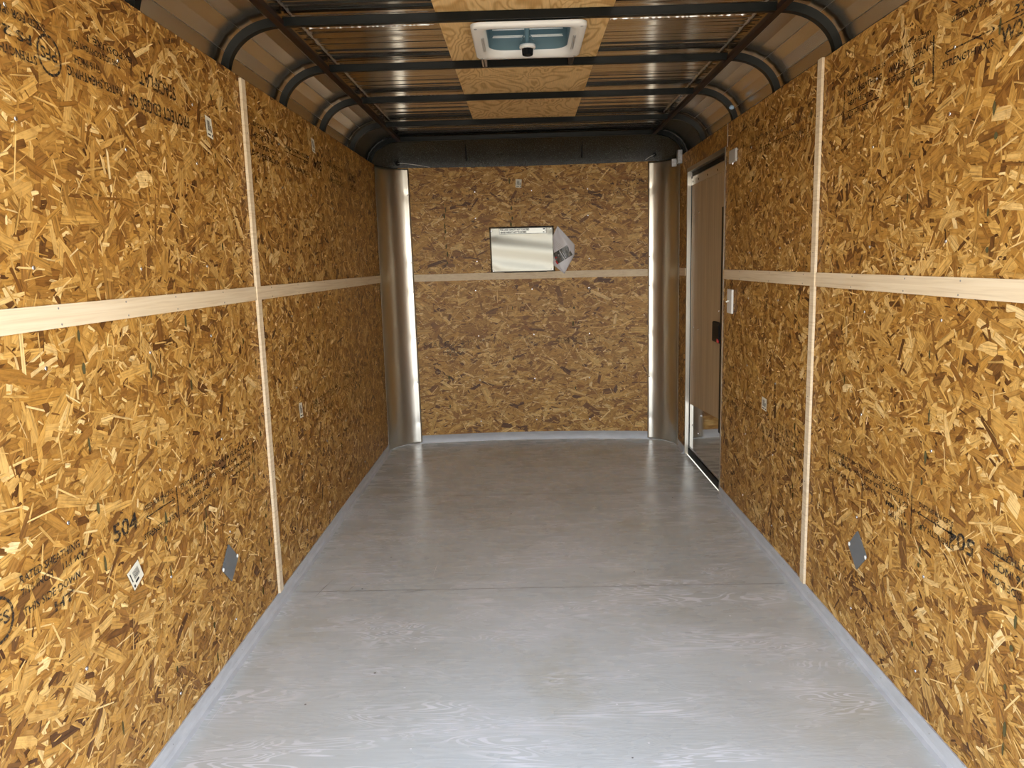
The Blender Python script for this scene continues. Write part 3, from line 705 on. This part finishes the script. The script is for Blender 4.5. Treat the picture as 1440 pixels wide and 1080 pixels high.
BOWS = [(2.085, 'roof bow nearest the camera, mostly out of frame'), (2.72, 'black roof bow at the near edge of the roof vent'), (3.345, 'black roof bow just past the far edge of the roof vent'),
        (3.985, 'black roof bow crossing midway along the plywood beyond the vent'), (4.66, 'black roof bow at the far end of the plywood strip'), (5.20, 'foremost black roof bow, against the nose cap')]
def bow(y, label):
    root = empty('roof_bow', (W/2, y, 2.10), label, 'roof bow', 'curved roof bows')
    m = MB(); m.box((.185, y-.001, 2.101), (W-.185, y+.030, 2.128), BLK); under(m.build('crossbar', bevel=.003), root)
    m = MB(); m.box((.185, y-.004, 2.098), (W-.185, y-.001, 2.102), BLK); under(m.build('flange'), root)
    for sgn in (-1, 1):
        X = (lambda x: x) if sgn < 0 else (lambda x: W-x)
        m = MB(); n = 20
        rows = []
        for i in range(n+1):
            t = i/n*PI/2; xi, zi = ell(.187, .150, t); xo, zo = ell(.213, .178, t)
            rows.append([(X(xi), y-.001, zi), (X(xo), y-.001, zo), (X(xo), y+.030, zo), (X(xi), y+.030, zi)])
        m.grid(rows, BLK, False, True); m.add(rows[0], [(0, 1, 2, 3)], BLK); m.add(rows[-1], [(3, 2, 1, 0)], BLK)
        o = m.build('curved_end')
        under(o, root)
        for pl in o.data.polygons: pl.use_smooth = False
        m = MB(); rows = []
        for i in range(n+1):
            t = i/n*PI/2; xi, zi = ell(.185, .148, t); xo, zo = ell(.1885, .1515, t)
            rows.append([(X(xi), y-.004, zi), (X(xo), y-.004, zo), (X(xo), y+.002, zo), (X(xi), y+.002, zi)])
        m.grid(rows, BLK, False, True); under(m.build('edge_lip'), root)
for y, lb in BOWS: bow(y, lb)
for sgn, lb in ((-1, 'dark brown angle rail running lengthwise along the left of the roof'), (1, 'dark brown angle rail running lengthwise along the right of the roof')):
    X = (lambda a_, b_: (a_, b_)) if sgn < 0 else (lambda a_, b_: (W-b_, W-a_))
    a_, b_ = X(.168, .192); m = MB(); m.box((a_, 1.05, 2.096), (b_, 5.20, 2.0985), RUST)
    a_, b_ = X(.186, .190) ; m.box((a_, 1.05, 2.0985), (b_, 5.20, 2.116), RUST)
    o = m.build('roof_rail'); tag(o, lb, 'roof rail')

# ------------------------------------------------------------------ plywood strip and roof vent
m = MB(); PX0, PX1 = .702, 1.300
VX0, VX1, VY0, VY1 = .864, 1.166, 2.788, 3.126
for a_, b_ in [((PX0, 1.3, 2.1285), (PX1, VY0, 2.1385)), ((PX0, VY0, 2.1285), (VX0, VY1, 2.1385)), ((VX1, VY0, 2.1285), (PX1, VY1, 2.1385)), ((PX0, VY1, 2.1285), (PX1, 4.66, 2.1385))]:
    m.box(a_, b_, PLY)
tag(m.build('plywood_strip'), 'long plywood sheet with wavy grain above the roof bows, vent cut through it', 'plywood sheet')
root = empty('roof_vent', (1.015, 2.96, 2.10), 'white plastic roof vent with smoked lid and black knob', 'roof vent')
def rrect(cx, cy, hx, hy, r, z, n=6):
    pts = []
    for q, (sx, sy) in enumerate(((1, 1), (-1, 1), (-1, -1), (1, -1))):
        for k in range(n+1):
            t = (q+k/n)*PI/2; pts.append((cx+sx*(hx-r)+r*math.cos(t), cy+sy*(hy-r)+r*math.sin(t), z))
    return pts
VC = (1.015, 2.957)
def rr(hx, hy, r, z): return rrect(VC[0], VC[1], hx, hy, r, z)
m = MB(); m.grid([rr(.200, .217, .035, 2.0975), rr(.200, .217, .035, 2.088), rr(.194, .211, .033, 2.083), rr(.170, .187, .045, 2.082), rr(.163, .180, .045, 2.086), rr(.152, .168, .06, 2.097), rr(.149, .165, .06, 2.104)], WHP, True, True)
m.grid([rr(.2, .217, .035, 2.0975), rr(.166, .182, .05, 2.0975)], WHP, False, True)
o = m.build('garnish_frame'); under(o, root)
for sx in (-1, 1):
    m = MB()
    for k in range(3):
        xx = VC[0]+sx*(.168-.004*k); m.box((xx-.001, VC[1]-.085, 2.0795), (xx+.001, VC[1]+.085, 2.0835), GREYP)
    under(m.build('side_groove'), root)
for sx in (-1, 1):
    for sy in (-1, 1):
        m = MB(); m.lathe((VC[0]+sx*.182, VC[1]+sy*.190, 2.0835), (0, 0, -1), [(0, .0055), (.002, .005), (.003, .002)], GALV, 8); under(m.build('screw'), root)
# lid dome, arms, boss, knob
m = MB(); lid = [rr(.150, .166, .06, 2.205), rr(.148, .164, .06, 2.222), rr(.120, .136, .05, 2.236), rr(.06, .07, .03, 2.24)]
m.grid(lid, LID, True, True); m.add(lid[-1], [tuple(range(len(lid[-1])))], LID); under(m.build('smoked_lid'), root)
m = MB(); m.grid([rr(.149, .165, .06, 2.104), rr(.150, .166, .06, 2.205), rr(.158, .174, .06, 2.205)], GREYD, True, True); under(m.build('collar'), root)
m = MB()
for yy, zz in ((3.095, 2.172), (3.105, 2.152), (3.10, 2.146)): m.tube([(VC[0]-.135, yy, zz), (VC[0]+.135, yy, zz)], .0022, WHP, 6)
m.tube([(VC[0]-.003, 3.075, 2.20), (VC[0]-.003, 3.070, 2.15), (VC[0]-.003, 3.065, 2.10)], [.012, .010, .008], GREYD, 8)
m.tube([(VC[0]-.026, 3.07, 2.125), (VC[0]-.003, 3.08, 2.165), (VC[0]+.020, 3.07, 2.125)], .003, GREYD, 6)
under(m.build('lift_arm'), root)
m = MB(); m.lathe((VC[0]-.002, 3.065, 2.13), (0, 0, -1), [(.024, .012), (.0245, .030), (.034, .031), (.037, .027), (.038, .014)], WHP, 24); under(m.build('knob_boss'), root)
m = MB(); n = 20; prf = [(0, .019), (.006, .021), (.022, .020), (.026, .016)]
rows = [[(VC[0]-.002+(r+.0014*(k % 2))*math.cos(2*PI*k/n), 3.065+(r+.0014*(k % 2))*math.sin(2*PI*k/n), 2.094-d) for k in range(n)] for d, r in prf]
m.grid(rows, BLKP, False, True); m.add(rows[-1], [tuple(range(n))], BLKP); under(m.build('knob'), root)
# framing stubs between the bow and the vent
for k, x in ((0, .838), (1, 1.192)):
    m = MB(); m.box((x-.010, 3.178, 2.099), (x+.010, 3.343, 2.127), MILL if k == 0 else RUST); m.box((x-.004, 3.178, 2.0945), (x+.004, 3.343, 2.099), BLK)
    o = m.build('vent_stringer', bevel=.001); tag(o, ('bare metal' if k == 0 else 'dark brown')+' stub bar joining vent to roof bow, '+('left' if k == 0 else 'right')+' of vent', 'bar')

# ------------------------------------------------------------------ side door
dr = bpy.data.objects.new('door_1', None); COL.objects.link(dr); dr.location = (W+.03, (DY0+DY1)/2, 0); tag(dr, kind='structure')
def dpart(m, name, label=None, bevel=0, parent=None):
    o = m.build(name, bevel=bevel)
    if parent is None: under(o, dr)
    else:
        o.parent = parent; o.matrix_parent_inverse = parent.matrix_parent_inverse.copy() if False else Matrix.Identity(4)
    if label: o['label'] = label
    return o
# wall-face flange and the return into the opening
m = MB(); XF = W-.0022
m.box((XF, DY1-.002, .0), (W, DY1+.018, DZ1+.022), ALU); m.box((XF, DY0-.016, .0), (W, DY0+.002, DZ1+.022), ALU); m.box((XF, DY0+.002, DZ1-.004), (W, DY1-.002, DZ1+.022), ALU)
m.box((W, DY1-.003, .0), (W+.062, DY1, DZ1), ALU); m.box((W, DY0, .0), (W+.062, DY0+.003, DZ1), ALU); m.box((W, DY0+.003, DZ1-.003), (W+.062, DY1-.003, DZ1), ALU)
dpart(m, 'door_frame', 'bright aluminium frame')
XD = W+.022
m = MB(); m.box((XD+.004, DY0+.008, .045), (XD+.035, DY1-.008, DZ1-.030), MILL); dpart(m, 'door_leaf')
m = MB(); m.add([(XD+.001, DY0+.022, .405), (XD+.001, DY1-.022, .345), (XD+.001, DY1-.022, DZ1-.075), (XD+.001, DY0+.022, DZ1-.075), (XD+.004, DY0+.022, .405), (XD+.004, DY1-.022, .345), (XD+.004, DY1-.022, DZ1-.075), (XD+.004, DY0+.022, DZ1-.075)],
      [(0, 1, 2, 3), (4, 7, 6, 5), (0, 4, 5, 1), (1, 5, 6, 2), (2, 6, 7, 3), (3, 7, 4, 0)], LUAN); dpart(m, 'luan_panel', 'tan plywood face of the door')
m = MB(); m.add([(XD+.0025, DY0+.010, .06), (XD+.0025, DY1-.010, .06), (XD+.0025, DY1-.010, .42), (XD+.0025, DY0+.010, .42), (XD+.004, DY0+.010, .06), (XD+.004, DY1-.010, .06), (XD+.004, DY1-.010, .42), (XD+.004, DY0+.010, .42)],
      [(0, 1, 2, 3), (4, 7, 6, 5), (0, 4, 5, 1), (1, 5, 6, 2), (2, 6, 7, 3), (3, 7, 4, 0)], KICK); dpart(m, 'kick_plate', 'mirror-like metal kick plate')
m = MB(); m.box((XD-.001, DY0+.010, DZ1-.085), (XD+.004, DY1-.010, DZ1-.045), MILL); dpart(m, 'top_rail')
m = MB(); m.box((XD-.004, DY0+.003, .0), (XD+.034, DY1-.003, .042), RUB); dpart(m, 'threshold_seal', 'black rubber threshold seal')
m = MB(); m.box((XD+.004, DY0+.003, DZ1-.034), (XD+.036, DY1-.003, DZ1-.003), RUB); m.box((XD+.0, DY1-.014, .04), (XD+.034, DY1-.003, DZ1-.03), RUB); dpart(m, 'weather_strip', 'black weather strip')
m = MB(); m.box((XD-.017, 4.104, .335), (XD+.002, 4.148, 1.555), RUB); dpart(m, 'edge_seal', 'black rubber strip down the latch edge', bevel=.002)
m = MB(); LY0, LY1 = 4.140, 4.315
m.box((XD-.020, LY0, .827), (XD+.001, LY1, .940), BLKP); lt = dpart(m, 'latch', 'black plastic door latch', bevel=.007)
m = MB(); m.box((XD-.024, LY0+.012, .845), (XD-.0195, LY0+.05, .925), BLKP); dpart(m, 'latch_paddle', parent=None, bevel=.0015)
m = MB(); m.box((XD-.026, LY0+.015, .832), (XD-.020, LY0+.050, .852), RED); dpart(m, 'lock_tab', 'red lock tab', bevel=.002)
for y, z in ((4.87, 1.557), (4.77, 1.567), (4.87, .86), (4.75, .855), (4.16, .985), (4.87, .22), (4.72, .20), (4.25, 1.0)):
    m = MB(); m.lathe((XD+.001, y, z), (-1, 0, 0), [(0, .0065), (.002, .006), (.003, .002)], ZINC, 10); dpart(m, 'screw')
for y in (4.32, 4.55, 4.78, 4.93):
    m = MB(); m.lathe((XD-.001, y, DZ1-.065), (-1, 0, 0), [(0, .006), (.002, .005)], RUB, 10); dpart(m, 'rivet')
# ------------------------------------------------------------------ small fittings by the door
r1 = empty('light_switch', (W, 3.92, 1.01), 'white surface light switch on right wall beside the door', 'switch')
m = MB(); m.box((W-.011, 3.868, 1.010), (W-.0005, 3.955, 1.130), WHP); under(m.build('switch_plate', bevel=.002), r1)
m = MB(); m.tube([(W-.011, 3.925, 1.073), (W-.024, 3.925, 1.066)], [.005, .004], WHP, 8); under(m.build('toggle'), r1)
r1 = empty('door_holdback', (W, 3.91, 1.75), 'small off-white wall box high beside the door', 'wall box')
m = MB(); m.box((W-.013, 3.845, 1.752), (W-.0005, 3.965, 1.815), GREYP); under(m.build('housing', bevel=.004), r1)
m = MB(); m.lathe((W-.008, 3.90, 1.752), (0, 0, -1), [(0, .006), (.008, .007), (.012, .003)], ZINC, 10); under(m.build('stud'), r1)
for z in (1.762, 1.803):
    m = MB(); m.tube([(W-.006, 3.845, z), (W-.006, 3.815, z)], .0014, MILL, 6); under(m.build('pin'), r1)
r1 = empty('junction_box', (W-.03, 5.14, 1.9), 'small galvanised box above the right corner panel, by the door', 'electrical box')
m = MB(); m.box((W-.030, 5.155, 1.905), (W-.0008, 5.205, 1.990), GALV); under(m.build('box_body', bevel=.002), r1)
m = MB(); m.box((W-.062, 5.195, 1.890), (W-.030, 5.212, 1.94), GALV); under(m.build('side_tab', bevel=.002), r1)
m = MB(); R = random.Random(2); rows = []
c0 = Vector((W-.020, 3.90, 2.012))
for i in range(7):
    t = PI*i/6; rows.append([c0+Vector((.012*math.sin(t)*math.cos(2*PI*k/9)*R.uniform(.8, 1.2), .011*math.cos(t), .010*math.sin(t)*math.sin(2*PI*k/9)*R.uniform(.8, 1.2))) for k in range(9)])
m.grid(rows, BLUE, True, True); tag(m.build('foam_scrap'), 'light blue scrap stuck by a right roof bow above the wall edge', 'foam scrap')

# ------------------------------------------------------------------ sign plate and folded paper on the front wall
YS = 5.505
root = empty('sign_plate', (.97, YS, 1.224), 'shiny blank metal plate with printed capacity strip on front wall', 'sign')
m = MB(); nx, nzz = 36, 26; rows = []
cor = [(.02, .02), (.98, .02), (.02, .96), (.97, .96)]
for j in range(nzz+1):
    row = []
    for i in range(nx+1):
        a_, b_ = i/nx, j/nzz
        x = .741+(1.198-.741)*a_+.006*(1-b_)*1.0; z = 1.222+.322*b_+.000*a_
        off = .0012+.0024*math.sin(PI*b_)*(.7+.3*math.sin(6*a_+1))+.0016*math.sin(13*b_+2.5*a_)
        for ca, cb in [(.03, .05), (.97, .05), (.03, .92), (.94, .93)]:
            dd = ((a_-ca)*1.45)**2+(b_-cb)**2; off -= .0035*math.exp(-dd/.012)
        row.append((x, frontY(x)-.0035-max(off, .0004), z))
    rows.append(row)
SIGN = mat('sign_aluminium', (.205, .195, .165), .27, 1.); m.grid(rows, SIGN, True); o = m.build('metal_sheet')
so = o.modifiers.new('s', 'SOLIDIFY'); so.thickness = .001; so.offset = 0; under(o, root)
SY = lambda x: frontY(x)-.0135
m = MB()
def q4(x0, z0, x1, z1, mt, d=0.):
    xs_ = [x0+(x1-x0)*i/16 for i in range(17)]; m.grid([[(x, SY(x)-d, z0), (x, SY(x)-d, z1)] for x in xs_], mt)
STRIP = mat('clear_print_strip', (.74, .74, .68), .3, .3)
q4(.812, 1.493, 1.146, 1.534, STRIP)
for a_ in ((.812, 1.493, 1.146, 1.4955), (.812, 1.5315, 1.146, 1.534), (.812, 1.493, .8145, 1.534), (1.1435, 1.493, 1.146, 1.534)): q4(*a_, INKB, .0004)
q4(1.122, 1.520, 1.138, 1.528, INKB, .0004); q4(1.134, 1.512, 1.142, 1.516, INKB, .0004); q4(1.122, 1.500, 1.132, 1.506, INKB, .0004)
for tx, zz, wd in (('FULL LOAD CAPACITY NOT TO EXCEED', 1.517, .205), ('GROSS WEIGHT NOT TO EXCEED', 1.499, .185)):
    vs, fs = text_mesh(tx, .017, .0009); k = wd/max(p.x for p in vs)
    m.add([(.820+p.x*k, SY(.82+p.x*k)-.0006, zz+p.y) for p in vs], fs, INKB)
o = m.build('printed_strip'); under(o, root); o['label'] = 'printed capacity strip'
for x, z in ((.755, 1.518), (1.178, 1.527), (.763, 1.237), (1.184, 1.240)):
    m = MB(); m.lathe((x, frontY(x)-.005, z), (0, -1, 0), [(0, .0065), (.0025, .006), (.004, .0025), (.003, .0012)], ZINC, 12); under(m.build('screw'), root)
# the paper: a booklet folded out from behind the plate's right edge
pp = empty('folded_paper', (1.27, 5.49, 1.22), 'folded white printed paper sticking out right of the metal plate', 'paper')
def py(x, z): return frontY(x)-.006-.030*max(0, math.sin((x-1.19)/.17*PI))*.6
outl = [(1.190, 1.47), (1.226, 1.540), (1.345, 1.408), (1.343, 1.335), (1.268, 1.206), (1.200, 1.262), (1.190, 1.27)]
def inter(z):
    xs_ = []
    for (xa, za), (xb, zb) in zip(outl, outl[1:]+outl[:1]):
        if (za-z)*(zb-z) <= 0 and za != zb: xs_.append(xa+(xb-xa)*(z-za)/(zb-za))
    return min(xs_), max(xs_)
m = MB(); rows = []
for j in range(31):
    z = 1.2065+(1.5395-1.2065)*j/30; a_, b_ = inter(z); rows.append([(a_+(b_-a_)*i/12, py(a_+(b_-a_)*i/12, z)+.002*math.sin(i*.9+j*.2), z) for i in range(13)])
m.grid(rows, PAPER, True); o = m.build('sheet'); so = o.modifiers.new('s', 'SOLIDIFY'); so.thickness = .0012; so.offset = 0; under(o, pp)
# print: tilted dark photo block and text lines
c0 = Vector((1.262, 0, 1.338)); d = Vector((math.cos(.52), 0, math.sin(.52))); e = Vector((-math.sin(.52), 0, math.cos(.52)))
def pq(u0, v0, u1, v1, mt, dd=.003):
    vs = []
    for a_, b_ in ((u0, v0), (u1, v0), (u1, v1), (u0, v1)):
        q = c0+d*a_+e*b_; x = max(q.x, 1.196); vs.append((x, py(x, q.z)-dd, q.z))
    m.add(vs, [(0, 1, 2, 3)], mt)
PH = mat('photo_print', (.06, .055, .05), .3); g = G(PH)
g.l(g.ramp(g.noise(g.coord(), 60, 4, .7), [(.35, (.01, .01, .01)), (.55, (.09, .085, .07)), (.75, (.40, .36, .30))]), g.b.inputs['Base Color'])
m = MB(); n = 6
for i in range(n): pq(-.072+.130*i/n, -.035, -.072+.130*(i+1)/n, .045, PH)
pq(-.07, .002, .056, .005, PAPER, .0036); pq(-.01, -.035, -.006, .04, PAPER, .0036); pq(.004, -.03, .007, .02, PAPER, .0036); pq(-.07, -.035, -.060, -.01, RED, .0036); pq(-.058, .006, -.045, .014, RED, .0036)
for k in range(9):
    v0 = .056+.012*k; pq(-.062+.003*k, v0, .028-.004*k, v0+.003, GREYP)
o = m.build('print'); under(o, pp); o['label'] = 'dark printed photo and text lines'
